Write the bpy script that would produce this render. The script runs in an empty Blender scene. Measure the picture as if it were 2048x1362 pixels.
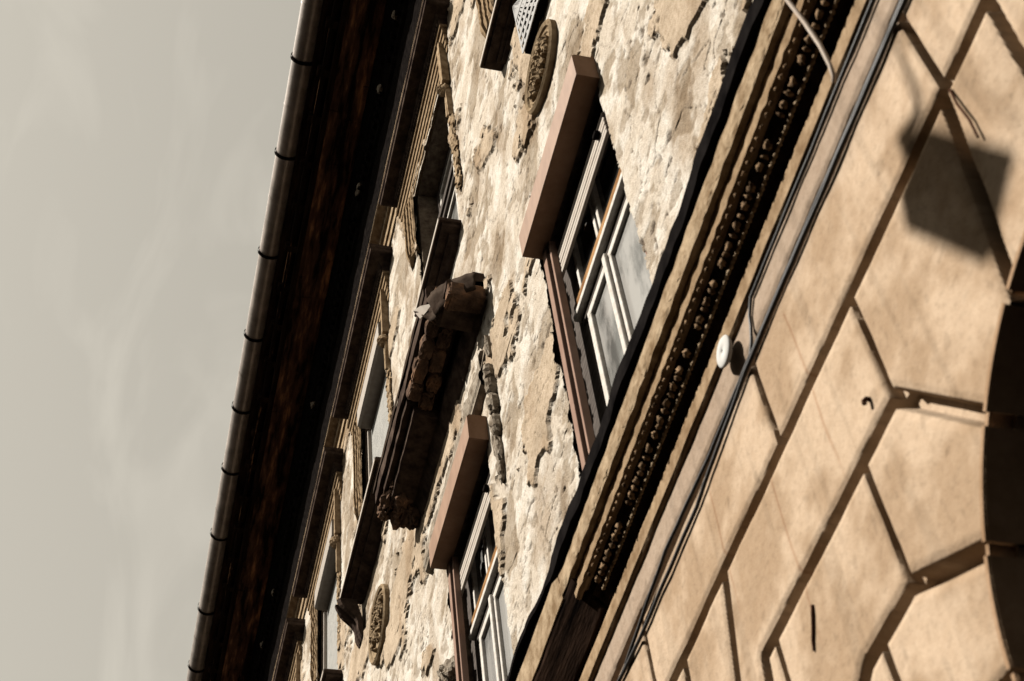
import bpy, math, random
import numpy as np
from mathutils import Matrix, Vector

random.seed(7)
scene = bpy.context.scene
COL = scene.collection
# World axes: x runs along the facade, away from the viewer; y out of the wall
# (the upper wall plane is y = 0, the street is +y); z up, eye height = 0.

# ------------------------------------------------------------------ camera
SUN = Vector((0.20, 1.0, 1.0)).normalized()
cam_d = bpy.data.cameras.new("camera")
cam = bpy.data.objects.new("camera", cam_d); COL.objects.link(cam); scene.camera = cam
U = Vector((-0.09234388, 0.62193352, -0.77760613))
H = Vector((-0.23383857, -0.77264803, -0.59019873))
N = Vector((-0.96788023, 0.12733307, 0.21678137))
cam.matrix_world = Matrix(((H[0], H[1], H[2], 0), (N[0], N[1], N[2], 3.0), (U[0], U[1], U[2], 0), (0, 0, 0, 1)))
cam_d.sensor_width = 36.0
cam_d.lens = 54.17
cam_d.clip_start = 0.05; cam_d.clip_end = 2000
cam_d.dof.use_dof = True
cam_d.dof.focus_distance = 17.0
cam_d.dof.aperture_fstop = 2.6
cam_d.dof.aperture_blades = 9

# ------------------------------------------------------------------ world
w = bpy.data.worlds.new("World"); scene.world = w; w.use_nodes = True
nt = w.node_tree; nt.nodes.clear()
out = nt.nodes.new("ShaderNodeOutputWorld"); bg = nt.nodes.new("ShaderNodeBackground")
sky = nt.nodes.new("ShaderNodeTexSky"); sky.sky_type = 'NISHITA'; sky.sun_disc = False
sky.sun_elevation = math.asin(SUN.z); sky.sun_rotation = math.atan2(SUN.x, SUN.y)
sky.dust_density = 2.0
bw = nt.nodes.new("ShaderNodeRGBToBW"); nt.links.new(sky.outputs[0], bw.inputs[0])
flat = nt.nodes.new("ShaderNodeMath"); flat.operation = 'POWER'; flat.inputs[1].default_value = 0.55
nt.links.new(bw.outputs[0], flat.inputs[0])
tc = nt.nodes.new("ShaderNodeTexCoord")
mp = nt.nodes.new("ShaderNodeMapping"); mp.inputs['Scale'].default_value = (2.2, 5.5, 3.0); mp.inputs['Rotation'].default_value = (0.5, 0.3, 0.9)
nt.links.new(tc.outputs['Generated'], mp.inputs[0])
cl = nt.nodes.new("ShaderNodeTexNoise"); cl.inputs['Scale'].default_value = 2.6; cl.inputs['Detail'].default_value = 5; cl.inputs['Distortion'].default_value = 1.2
nt.links.new(mp.outputs[0], cl.inputs['Vector'])
cr = nt.nodes.new("ShaderNodeMapRange"); cr.inputs[1].default_value = 0.5; cr.inputs[2].default_value = 0.85; cr.inputs[3].default_value = 1.02 * 2.4; cr.inputs[4].default_value = 1.2 * 2.4
nt.links.new(cl.outputs[0], cr.inputs[0])
mu = nt.nodes.new("ShaderNodeMath"); mu.operation = 'MULTIPLY'
nt.links.new(flat.outputs[0], mu.inputs[0]); nt.links.new(cr.outputs[0], mu.inputs[1])
tint = nt.nodes.new("ShaderNodeMix"); tint.data_type = 'RGBA'; tint.blend_type = 'MULTIPLY'; tint.inputs[0].default_value = 1
tint.inputs[7].default_value = (1.0, 0.935, 0.80, 1)
nt.links.new(mu.outputs[0], tint.inputs[6])
nt.links.new(tint.outputs[2], bg.inputs[0]); nt.links.new(bg.outputs[0], out.inputs[0])
bg.inputs[1].default_value = 0.050

sd = bpy.data.lights.new("sun", 'SUN'); sd.energy = 5.0; sd.angle = math.radians(0.53); sd.color = (1.0, 0.945, 0.86)
so = bpy.data.objects.new("sun", sd); COL.objects.link(so)
so.rotation_euler = SUN.to_track_quat('Z', 'Y').to_euler(); so.location = (5, 20, 40)
scene.view_settings.view_transform = 'Standard'; scene.view_settings.look = 'None'
scene.view_settings.exposure = 1.6   # exposed for the shaded street; scene.view_settings.gamma = 1.0
scene.render.engine = 'CYCLES'

# ------------------------------------------------------------------ helpers
def tag(o, label=None, cat=None, group=None, kind=None):
    if label: o['label'] = label
    if cat: o['category'] = cat
    if group: o['group'] = group
    if kind: o['kind'] = kind
    return o
def empty(name, loc=(0, 0, 0)):
    o = bpy.data.objects.new(name, None); COL.objects.link(o); o.location = loc; return o
def link(name, me, parent=None):
    o = bpy.data.objects.new(name, me); COL.objects.link(o)
    if parent:
        o.parent = parent
        p = Vector((0, 0, 0)); q = parent
        while q: p += q.location; q = q.parent
        o.location = -p
    return o

# numpy gradient noise
_rng = np.random.RandomState(3)
_perm = _rng.permutation(4096)
_ga = _rng.rand(4096) * 2 * np.pi
_gx, _gy = np.cos(_ga), np.sin(_ga)
def pn(x, y, seed=0):
    x = np.asarray(x, float) + seed * 17.31; y = np.asarray(y, float) + seed * 9.77
    xi = np.floor(x).astype(int); yi = np.floor(y).astype(int); xf = x - xi; yf = y - yi
    u = xf * xf * xf * (xf * (xf * 6 - 15) + 10); v = yf * yf * yf * (yf * (yf * 6 - 15) + 10)
    def g(ix, iy, dx, dy):
        h = _perm[(_perm[ix & 4095] + iy) & 4095]
        return _gx[h] * dx + _gy[h] * dy
    a = g(xi, yi, xf, yf); b = g(xi + 1, yi, xf - 1, yf); c = g(xi, yi + 1, xf, yf - 1); d = g(xi + 1, yi + 1, xf - 1, yf - 1)
    return ((a + (b - a) * u) * (1 - v) + (c + (d - c) * u) * v) * 1.5
def fbm(x, y, oct=4, seed=0, gain=0.5):
    s = 0; a = 1; t = 0
    for i in range(oct):
        s = s + a * pn(x, y, seed + i); t += a; a *= gain; x = x * 2.03; y = y * 2.03
    return s / t * 1.4
def sstep(a, b, x):
    t = np.clip((x - a) / (b - a), 0, 1); return t * t * (3 - 2 * t)

def nz(x, s=0):
    return float(pn(x, s * 3.7 + 0.37, s))

class MB:
    def __init__(self): self.v = []; self.f = []
    def add(self, vs, fs):
        n = len(self.v); self.v += [tuple(p) for p in vs]; self.f += [tuple(i + n for i in f) for f in fs]
    def box(self, x0, x1, y0, y1, z0, z1, j=0.0):
        vs = [(x, y, z) for x in (x0, x1) for y in (y0, y1) for z in (z0, z1)]
        if j: vs = [(x + random.uniform(-j, j), y + random.uniform(-j, j), z + random.uniform(-j, j)) for x, y, z in vs]
        self.add(vs, [(0, 1, 3, 2), (4, 6, 7, 5), (0, 4, 5, 1), (2, 3, 7, 6), (0, 2, 6, 4), (1, 5, 7, 3)])
        return self
    def grid(self, rows, close=False):
        m = len(rows[0]); vs = [p for r in rows for p in r]; fs = []
        for i in range(len(rows) - 1):
            for k in range(m if close else m - 1):
                k2 = (k + 1) % m
                fs.append((i * m + k, i * m + k2, (i + 1) * m + k2, (i + 1) * m + k))
        self.add(vs, fs)
    def sweep(self, prof, x0, x1, dx=0.1, jit=0.0, freq=6.0, seed=1, cap=True):
        n = max(1, int(round((x1 - x0) / dx))); rows = []
        for i in range(n + 1):
            x = x0 + (x1 - x0) * i / n
            rows.append([(x, p[0] + (jit * nz(x * freq, seed + k * 1.0) if jit else 0), p[1] + (jit * nz(x * freq + 50, seed + k * 1.0) if jit else 0)) for k, p in enumerate(prof)])
        self.grid(rows)
        if cap:
            m = len(prof)
            self.add(rows[0], [tuple(range(m))]); self.add(rows[-1], [tuple(range(m - 1, -1, -1))])
        return self
    def usweep(self, prof, x0, x1, om):
        "moulding with mitred returns at both ends; prof = (out, z), om = largest projection"
        c = [[(x0 + om - p[0], 0.0, p[1]) for p in prof], [(x0 + om - p[0], p[0], p[1]) for p in prof],
             [(x1 - om + p[0], p[0], p[1]) for p in prof], [(x1 - om + p[0], 0.0, p[1]) for p in prof]]
        self.grid(c); return self
    def tube(self, pts, r, n=8, cap=True):
        pts = [Vector(p) for p in pts]; rows = []
        for i, p in enumerate(pts):
            t = (pts[min(i + 1, len(pts) - 1)] - pts[max(i - 1, 0)]).normalized()
            a = t.cross(Vector((0.13, 0.31, 0.94))).normalized(); b = t.cross(a)
            rr = r[i] if isinstance(r, (list, tuple)) else r
            rows.append([tuple(p + (a * math.cos(q) + b * math.sin(q)) * rr) for q in [2 * math.pi * k / n for k in range(n)]])
        self.grid(rows, True)
        if cap:
            self.add(rows[0], [tuple(range(n))]); self.add(rows[-1], [tuple(range(n - 1, -1, -1))])
        return self
    def blob(self, c, r, seed=0, amp=0.25, nu=14, nv=9, fr=2.2, boxy=1.0):
        rows = []
        for i in range(nv + 1):
            th = math.pi * i / nv; row = []
            for k in range(nu):
                ph = 2 * math.pi * k / nu
                d = [math.sin(th) * math.cos(ph), math.sin(th) * math.sin(ph), math.cos(th)]
                d = [math.copysign(abs(q) ** boxy, q) for q in d]
                m = 1 + amp * (nz(d[0] * fr + d[2] * 1.3 + seed * 5.1, seed + 0.3 * d[1] * fr) + 0.5 * nz(d[1] * fr * 2 + seed * 3.3, d[2] * fr + seed)) if 0 < i < nv else 1
                row.append((c[0] + r[0] * d[0] * m, c[1] + r[1] * d[1] * m, c[2] + r[2] * d[2] * m))
            rows.append(row)
        self.grid(rows, True); return self
    def build(self, name, mat, parent=None, smooth=False, bevel=0.0):
        me = bpy.data.meshes.new(name); me.from_pydata(self.v, [], self.f); me.update()
        me.materials.append(mat)
        if smooth: me.shade_smooth()
        o = link(name, me, parent)
        if bevel:
            b = o.modifiers.new("edge", 'BEVEL'); b.width = bevel; b.segments = 2; b.limit_method = 'ANGLE'; b.angle_limit = math.radians(50)
        return o

def hf_mesh(name, mat, parent, xs, zs, Y, keep=None, col=None, smooth=True):
    "relief sheet: Y[i,k] is how far the surface stands out at xs[i], zs[k]"
    nx, nzv = len(xs), len(zs)
    X, Z = np.meshgrid(xs, zs, indexing='ij')
    co = np.stack([X, Y, Z], -1).reshape(-1, 3).astype(np.float32)
    idx = np.arange(nx * nzv).reshape(nx, nzv)
    q = np.stack([idx[:-1, :-1], idx[:-1, 1:], idx[1:, 1:], idx[1:, :-1]], -1)
    if keep is not None: q = q[keep]
    q = q.reshape(-1, 4)
    used = np.zeros(nx * nzv, bool); used[q.ravel()] = True
    remap = np.cumsum(used) - 1
    q = remap[q]; co = co[used]
    me = bpy.data.meshes.new(name)
    me.vertices.add(len(co)); me.vertices.foreach_set("co", co.ravel())
    me.loops.add(q.size); me.loops.foreach_set("vertex_index", q.ravel().astype(np.int32))
    me.polygons.add(len(q)); me.polygons.foreach_set("loop_start", (np.arange(len(q)) * 4).astype(np.int32))
    me.polygons.foreach_set("loop_total", np.full(len(q), 4, np.int32))
    me.update(calc_edges=True)
    if col is not None:
        at = me.color_attributes.new("coat", 'FLOAT_COLOR', 'POINT')
        c4 = np.ones((len(co), 4), np.float32); c4[:, :3] = col.reshape(-1, 3)[used] * ALB
        at.data.foreach_set("color", c4.ravel())
    me.materials.append(mat)
    if smooth: me.shade_smooth(); me.set_sharp_from_angle(angle=math.radians(38))
    return link(name, me, parent)

# ------------------------------------------------------------------ materials
def material(name, c1, c2=None, scale=8, rough=0.8, metal=0.0, bump=0.0, bscale=40, stretch=(1, 1, 1), attr=None, c3=None, spec=0.0, detail=6, lo=0.35, hi=0.65):
    m = bpy.data.materials.new(name); m.use_nodes = True; t = m.node_tree; b = t.nodes['Principled BSDF']
    b.inputs['Roughness'].default_value = rough; b.inputs['Metallic'].default_value = metal
    b.inputs['Specular IOR Level'].default_value = spec
    tcn = t.nodes.new('ShaderNodeTexCoord'); mpn = t.nodes.new('ShaderNodeMapping'); mpn.inputs['Scale'].default_value = stretch
    geo = t.nodes.new('ShaderNodeNewGeometry')
    t.links.new(geo.outputs['Position'], mpn.inputs[0])
    no = t.nodes.new('ShaderNodeTexNoise'); no.inputs['Scale'].default_value = scale; no.inputs['Detail'].default_value = detail; no.inputs['Roughness'].default_value = 0.65
    t.links.new(mpn.outputs[0], no.inputs['Vector'])
    ra = t.nodes.new('ShaderNodeValToRGB'); ra.color_ramp.elements[0].position = lo; ra.color_ramp.elements[1].position = hi
    c2 = c2 or c1
    if not attr: c1, c2, c3 = [tuple(q * ALB for q in c) if c else None for c in (c1, c2, c3)]
    ra.color_ramp.elements[0].color = (*c1, 1); ra.color_ramp.elements[1].color = (*c2, 1)
    if c3:
        e = ra.color_ramp.elements.new(0.5 * (lo + hi)); e.color = (*c3, 1)
    t.links.new(no.outputs[0], ra.inputs[0])
    src = ra.outputs[0]
    if attr:
        a = t.nodes.new('ShaderNodeVertexColor'); a.layer_name = attr
        mx = t.nodes.new('ShaderNodeMix'); mx.data_type = 'RGBA'; mx.blend_type = 'MULTIPLY'; mx.inputs[0].default_value = 1
        t.links.new(a.outputs[0], mx.inputs[6]); t.links.new(src, mx.inputs[7]); src = mx.outputs[2]
    t.links.new(src, b.inputs['Base Color'])
    if bump:
        n2 = t.nodes.new('ShaderNodeTexNoise'); n2.inputs['Scale'].default_value = bscale; n2.inputs['Detail'].default_value = 6
        t.links.new(mpn.outputs[0], n2.inputs['Vector'])
        bp = t.nodes.new('ShaderNodeBump'); bp.inputs['Strength'].default_value = 1.0; bp.inputs['Distance'].default_value = bump
        t.links.new(n2.outputs[0], bp.inputs['Height']); t.links.new(bp.outputs[0], b.inputs['Normal'])
    return m

ALB = 0.33   # scales the colours below to real-world reflectance
M = {}
M['plaster'] = material('peeling plaster', (0.66, 0.63, 0.59), (1.0, 1.0, 1.0), 26, 0.9, bump=0.010, bscale=80, attr='coat', detail=8, lo=0.30, hi=0.56)
M['rustic'] = material('tan painted stucco', (0.88, 0.86, 0.84), (1.0, 1.0, 1.0), 22, 0.85, bump=0.003, bscale=70, attr='coat')
M['stone'] = material('weathered tan moulding', (0.30, 0.20, 0.115), (0.66, 0.50, 0.33), 9, 0.85, bump=0.004, bscale=60)
M['stripe'] = material('tan fluted render', (0.24, 0.155, 0.085), (0.56, 0.41, 0.26), 14, 0.85, bump=0.003, bscale=70)
M['hood'] = material('dark hood stone', (0.05, 0.035, 0.03), (0.16, 0.115, 0.09), 7, 0.85, bump=0.003, bscale=50)  # one dark brown tone for hoods and sills
M['frieze_black'] = material('near-black frieze', (0.005, 0.0045, 0.0045), (0.022, 0.018, 0.016), 10, 0.95, bump=0.006, bscale=30)  # near-black tone for the frieze and bed moulding
M['plank'] = material('flaking brown eaves board', (0.05, 0.034, 0.027), (2.2, 1.08, 0.56), 1.6, 0.8, bump=0.010, bscale=14, stretch=(0.5, 3.2, 3.2), c3=(0.50, 0.27, 0.18), lo=0.40, hi=0.70)
M['dark_wood'] = material('black eaves timber', (0.012, 0.009, 0.008), (0.10, 0.06, 0.042), 4, 0.8, bump=0.004, bscale=20, stretch=(0.4, 3, 3))
M['fascia'] = material('worn brown fascia board', (0.04, 0.028, 0.024), (2.0, 1.1, 0.6), 3.0, 0.8, bump=0.006, bscale=16, stretch=(0.3, 3, 3), c3=(0.04, 0.024, 0.018), lo=0.42, hi=0.7)
M['zinc'] = material('weathered zinc', (0.40, 0.325, 0.275), (0.72, 0.60, 0.52), 3, 0.36, metal=0.35, bump=0.0015, bscale=25, spec=0.5)
M['iron'] = material('black iron', (0.01, 0.009, 0.009), (0.03, 0.025, 0.022), 20, 0.6)
M['felt'] = material('black bitumen flashing', (0.008, 0.007, 0.007), (0.022, 0.019, 0.018), 6, 0.9, bump=0.004, bscale=18)
M['egg'] = material('worn carved stucco', (0.06, 0.038, 0.024), (0.56, 0.37, 0.22), 16, 0.85, bump=0.005, bscale=60)
M['recess'] = material('shade-dark cornice hollow', (0.03, 0.02, 0.016), (0.11, 0.07, 0.045), 12, 0.9, bump=0.008, bscale=40)  # undercut shade of the cornice put into the colour
M['box'] = material('brown roller shutter housing', (0.34, 0.185, 0.105), (0.46, 0.27, 0.165), 5, 0.6, spec=0.1, bump=0.001, bscale=12, stretch=(1.2, 1, 0.5))
M['rail'] = material('brown guide rail', (0.42, 0.27, 0.21), (0.52, 0.35, 0.27), 6, 0.5)
M['slat'] = material('cream shutter slat', (0.72, 0.62, 0.53), (0.80, 0.72, 0.63), 8, 0.5)
M['white'] = material('old white window paint', (0.78, 0.71, 0.62), (1.05, 1.0, 0.93), 18, 0.5, bump=0.002, bscale=60)
M['bare_wood'] = material('bare orange wood', (0.24, 0.11, 0.045), (0.62, 0.36, 0.17), 10, 0.75, bump=0.003, bscale=40, stretch=(0.4, 3, 3))
M['grey_wood'] = material('grey weathered wood', (0.10, 0.085, 0.075), (0.22, 0.19, 0.17), 12, 0.8, stretch=(0.4, 3, 3))
M['glass'] = material('window glass with dust and reflection tones', (0.16, 0.16, 0.15), (0.52, 0.50, 0.47), 1.5, 0.10, spec=0.7, detail=5, stretch=(1.6, 1, 0.7), lo=0.36, hi=0.52)  # noise mixes dust with cloudy reflections put into the colour
M['dark_glass'] = material('dark window glass', (0.012, 0.012, 0.013), (0.03, 0.03, 0.03), 3, 0.03, spec=0.6)
M['blind'] = material('pale grey shutter curtain', (0.50, 0.49, 0.46), (0.60, 0.58, 0.54), 6, 0.5)
M['grey_box'] = material('grey shutter housing', (0.42, 0.355, 0.29), (0.54, 0.465, 0.39), 12, 0.6, spec=0.1, bump=0.001, bscale=60)
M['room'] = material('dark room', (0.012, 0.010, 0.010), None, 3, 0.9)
M['reveal'] = material('raw plaster reveal', (0.14, 0.10, 0.075), (0.34, 0.27, 0.20), 10, 0.9, bump=0.01, bscale=30)
M['brick'] = material('crumbling brick', (0.10, 0.065, 0.05), (0.44, 0.25, 0.15), 4.5, 0.9, bump=0.012, bscale=28, c3=(0.22, 0.145, 0.105))
M['sheet'] = material('bent sheet metal', (0.05, 0.034, 0.026), (0.12, 0.09, 0.07), 7, 0.75)
M['rubble'] = material('rough broken mortar', (0.24, 0.19, 0.14), (0.60, 0.52, 0.42), 9, 0.95, bump=0.012, bscale=40)
M['voussoir'] = material('worn arch stone', (0.46, 0.29, 0.17), (0.66, 0.44, 0.28), 5, 0.85, bump=0.003, bscale=50)
M['fillet'] = material('brown cornice fillet', (0.30, 0.195, 0.11), (0.56, 0.40, 0.25), 9, 0.85, bump=0.004, bscale=60)
M['carved'] = material('carved tan plaster', (0.30, 0.21, 0.125), (0.52, 0.39, 0.25), 12, 0.85, bump=0.004, bscale=60)
M['cable'] = material('black cable sheath', (0.016, 0.014, 0.014), (0.04, 0.034, 0.032), 10, 0.5, spec=0.25)
M['pale_cable'] = material('pale cable sheath', (0.85, 0.70, 0.58), (0.95, 0.82, 0.70), 10, 0.5)
M['cap'] = material('white plastic cap', (0.80, 0.78, 0.74), (0.86, 0.84, 0.80), 4, 0.4)
M['white_metal'] = material('white painted lattice', (0.78, 0.76, 0.74), (0.86, 0.84, 0.82), 10, 0.4)
M['rust'] = material('rusty iron', (0.06, 0.03, 0.02), (0.16, 0.08, 0.05), 20, 0.8)
M['asphalt'] = material('street paving', (0.045, 0.042, 0.038), (0.075, 0.07, 0.062), 2, 0.9, bump=0.004, bscale=30)
M['lamp'] = material('grey lamp housing', (0.22, 0.22, 0.22), (0.28, 0.28, 0.27), 6, 0.5)
M['milk'] = material('opal lamp glass', (0.7, 0.69, 0.66), None, 4, 0.25)

# ------------------------------------------------------------------ street
g = MB(); g.box(-60, 260, -14, 120, -2.2, -1.6)
tag(g.build('street', M['asphalt']), kind='structure')

# ------------------------------------------------------------------ unseen house added to cut sky light and shade the street
hb = empty('added_shade_house', (20, 14, -1.6))
tag(hb, 'unseen plain dark house added across the street to hold back light', 'building')
M['house'] = material('dark shade house wall', (0.10, 0.085, 0.07), (0.17, 0.145, 0.12), 1.5, 0.9)
m = MB(); m.box(-40, 120, 14, 24, -1.59, 15.2); m.build('wall', M['house'], hb)
m = MB(); m.add([(-40, 13.6, 15.2), (120, 13.6, 15.2), (120, 19, 16.6), (-40, 19, 16.6), (-40, 24.4, 15.2), (120, 24.4, 15.2)], [(0, 1, 2, 3), (3, 2, 5, 4), (0, 3, 4), (1, 5, 2)]); m.build('roof', M['dark_wood'], hb)
for i in range(24):
    for z in (0.5, 5.2, 10.2):
        x = -20 + 4.2 * i; m = MB(); m.box(x, x + 1.5, 13.95, 13.998, z, z + 2.6); m.build('window', M['dark_glass'], hb)

# ------------------------------------------------------------------ building
bld = empty('apartment_building', (6, 0, -1.6))
tag(bld, 'old apartment building with peeling cream plaster, tan rusticated ground floor and dark timber eaves', 'building')

R1 = [5.42, 9.25]                 # first-floor windows: near jamb, width 1.64
W1, Z1a, Z1b = 1.64, 7.3, 10.85
R2 = [5.28, 9.30, 13.33, 17.36, 21.38]  # second-floor windows
W2, Z2a, Z2b = 1.82, 14.22, 17.62

def steps(a, b, f):
    r = [a]
    while r[-1] < b: r.append(r[-1] + f(r[-1]))
    return np.array(r)

# --- peeling upper wall
xs = steps(2.9, 34.0, lambda s: 0.0028 * s + 0.003)
zs = np.concatenate([np.arange(6.95, 12.6, 0.0135), np.arange(12.6, 19.1, 0.019)])
X, Z = np.meshgrid(xs, zs, indexing='ij')
warp = 0.35 * fbm(X * 1.3, Z * 1.3, 3, 40)
rough = fbm(X * 3.0, Z * 3.0, 3, 1) * 0.008 + fbm(X * 13, Z * 13, 3, 2) * 0.0022
e = fbm(X * 9, Z * 9, 4, 5)
# smooth old coat left standing
n1 = fbm(X * 0.62 + warp, Z * 0.75, 4, 11, 0.42) + 0.10 * e
tan = sstep(0.265, 0.278, n1)
# flaked-off areas showing the rough coat beneath
n2 = fbm(X * 1.15 + warp, Z * 1.25 - warp, 4, 21, 0.5) + 0.13 * e
flake = sstep(0.15, 0.30, n2) * (1 - tan)
n3 = fbm(X * 3.1, Z * 3.1, 4, 31, 0.55)
chip = sstep(0.28, 0.40, n3) * (1 - tan)
# cracks: thin ridges of two noises
c1 = np.abs(fbm(X * 1.0 + 0.6 * warp, Z * 1.0, 3, 51, 0.4)); crack = 1 - sstep(0.002, 0.009, c1)
c2 = np.abs(fbm(X * 2.2, Z * 2.2 + warp, 3, 61, 0.45)); crack2 = (1 - sstep(0.008, 0.02, c2)) * sstep(-0.05, 0.2, fbm(X * 0.8, Z * 0.8, 2, 71))
pit = sstep(0.46, 0.54, pn(X * 11, Z * 11, 81)) * sstep(0.1, 0.35, fbm(X * 0.9, Z * 0.9, 3, 82))
Y = rough * (1 - 0.5 * tan) + 0.026 * tan - 0.006 * flake - 0.004 * chip - 0.015 * crack - 0.010 * crack2 - 0.014 * pit
mot = fbm(X * 2.6, Z * 2.6, 4, 91)[..., None]
cream = np.array((0.85, 0.745, 0.615)); white = np.array((1.0, 0.925, 0.815)); tanc = np.array((0.68, 0.53, 0.375)); raw = np.array((0.46, 0.36, 0.255)); crack_dark = np.array((0.16, 0.11, 0.075))
C = cream + (white - cream) * sstep(-0.25, 0.35, mot)
C = C + (raw - C) * (flake * 0.75)[..., None]
C = C + (raw * 0.9 - C) * (chip * 0.6)[..., None]
C = C + (tanc * (1 + 0.28 * mot) - C) * (0.85 * tan)[..., None]
C = C + (crack_dark - C) * np.clip(crack * 0.6 + crack2 * 0.45 + pit * 0.75, 0, 0.85)[..., None]  # cracks and pits tinted darker than the coat around them
stain = sstep(0.0, 0.5, fbm(X * 1.8, Z * 0.8, 5, 101))[..., None] * 0.5
C = C * (1 - stain * np.array((0.5, 0.6, 0.7)))
xm = 0.5 * (xs[:-1] + xs[1:]); zm = 0.5 * (zs[:-1] + zs[1:]); XM, ZM = np.meshgrid(xm, zm, indexing='ij')
rag = np.clip(fbm(XM * 4, ZM * 4, 4, 111) * 0.10 + 0.02, -0.005, 0.14)
keep = np.ones(XM.shape, bool)
for a in R1: keep &= ~((XM > a - 0.3 * rag) & (XM < a + W1 + 0.10 + rag) & (ZM > Z1a) & (ZM < Z1b))
for a in R2: keep &= ~((XM > a - rag) & (XM < a + W2 + 0.6 * rag) & (ZM > Z2a) & (ZM < Z2b))
tag(hf_mesh('plaster_wall', M['plaster'], bld, xs, zs, Y, keep, C), 'cream plaster wall cracked and flaking down to rough render')

# backing masonry round the openings (seen where the plaster edge has broken away)
def opening(a, wd, za, zb, par, dep=0.5):
    m = MB()
    y0, y1 = -0.045, -dep
    m.box(a - 0.16, a, y1, y0, za - 0.1, zb + 0.16); m.box(a + wd, a + wd + 0.2, y1, y0, za - 0.1, zb + 0.16)
    m.box(a + 0.001, a + wd - 0.001, y1, y0, zb, zb + 0.16); m.box(a + 0.001, a + wd - 0.001, y1, y0, za - 0.1, za)
    m.build('reveal', M['reveal'], par)
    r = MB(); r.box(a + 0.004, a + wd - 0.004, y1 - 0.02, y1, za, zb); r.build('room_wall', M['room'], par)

# --- first-floor windows
def window_low(a, k):
    t = empty('window', (a, 0, Z1a)); t.parent = bld; t.location = Vector((a, 0, Z1a)) - bld.location
    b = a + W1; opening(a, W1 + 0.13, Z1a, Z1b, t)
    # frame
    f = MB(); yf = -0.17
    f.box(b - 0.17, b + 0.12, -0.30, yf, Z1a + .05, 10.7); f.box(a + 0.03, a + 0.15, -0.30, yf, Z1a + .05, 10.7)
    f.box(b - 0.215, b - 0.172, -0.28, yf - 0.02, Z1a + .05, 10.7); f.box(b - 0.245, b - 0.218, -0.27, yf - 0.045, Z1a + .05, 10.7)
    f.build('frame', M['grey_wood'], t, bevel=0.006)
    x0, x1 = a + 0.152, b - 0.248
    tr = MB(); tr.box(x0 - .1, b - 0.10, -0.26, -0.115, 9.575, 9.70); tr.build('transom', M['bare_wood'], t, bevel=0.006)
    tb = MB(); tb.box(x0 - .1, b - 0.10, -0.24, -0.095, 9.515, 9.573); tb.build('transom_bead', M['white'], t, bevel=0.008)
    gr = MB(); gr.box(x0 - .1, b - 0.13, -0.26, -0.15, 9.44, 9.513); gr.build('transom_underside', M['grey_wood'], t, bevel=0.004)
    mid = a + 0.83
    # upper light: two panes
    for q, (p0, p1) in enumerate(((x0, mid - 0.02), (mid + 0.02, x1))):
        s = MB(); h = 0.045
        s.box(p0, p1, -0.21, -0.135, 9.703, 9.76); s.box(p0, p1, -0.21, -0.135, 10.5, 10.56)
        s.box(p0, p0 + h, -0.21, -0.136, 9.762, 10.498); s.box(p1 - h, p1, -0.21, -0.136, 9.762, 10.498)
        s.build('upper_sash', M['white'], t, bevel=0.006)
        pa = MB(); pa.box(p0 + h - .004, p1 - h + .004, -0.185, -0.18, 9.755, 10.505); pa.build('upper_pane', M['dark_glass'], t)
    # casements below
    for q, (p0, p1) in enumerate(((x0, mid - 0.004), (mid + 0.004, x1))):
        s = MB(); h = 0.075
        s.box(p0, p1, -0.22, -0.15, 9.36, 9.436); s.box(p0, p1, -0.22, -0.15, Z1a + 0.1, Z1a + 0.22)
        s.box(p0, p0 + h, -0.22, -0.148, Z1a + 0.222, 9.358); s.box(p1 - h, p1, -0.22, -0.148, Z1a + 0.222, 9.358)
        s.build('casement', M['white'], t, bevel=0.008)
        pa = MB(); pa.box(p0 + h - .004, p1 - h + .004, -0.19, -0.184, Z1a + .215, 9.364); pa.build('pane', M['glass'], t)
    st = MB(); st.box(mid - 0.035, mid + 0.03, -0.146, -0.115, Z1a + .1, 9.43); st.build('meeting_stile', M['white'], t, bevel=0.01)
    # roller shutter housing, its curtain end and guide rails
    bx = MB(); prof = [(0.0, 10.86), (0.165, 10.86), (0.19, 10.835), (0.19, 10.535), (0.185, 10.53), (0.0, 10.53)]
    bx.sweep(prof, a - 0.08, b + 0.04, 2.0)
    rb = bx.build('roller_shutter_box', M['box'], t, bevel=0.004)
    sl = MB()
    for i in range(5):
        z = 10.07 + i * 0.062; sl.box(a + 0.12, b - 0.06, -0.075, -0.045 - 0.002 * (i % 2), z, z + 0.052)
    sl.build('shutter_curtain', M['slat'], t, bevel=0.008)
    for xx in (a + 0.22, b - 0.12):
        s2 = MB(); s2.box(xx, xx + 0.07, -0.043, 0.0, 10.21, 10.25); s2.build('shutter_stop', M['iron'], t, bevel=0.004)
    for lo, hi, yy in ((b - 0.085, b - 0.005, 0.03), (b - 0.165, b - 0.13, 0.012)):
        ra = MB(); ra.box(lo, hi, -0.05, yy, Z1a, 10.525); ra.build('guide_rail', M['rail'], t, bevel=0.005)
    ra = MB(); ra.box(b - 0.128, b - 0.087, -0.06, -0.03, Z1a, 10.52); ra.build('guide_slot', M['iron'], t)
    ra = MB(); ra.box(a + 0.01, a + 0.07, -0.12, -0.06, Z1a, 10.525); ra.build('guide_rail', M['rail'], t, bevel=0.005)
    return t
for k, a in enumerate(R1): window_low(a, k)

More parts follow.
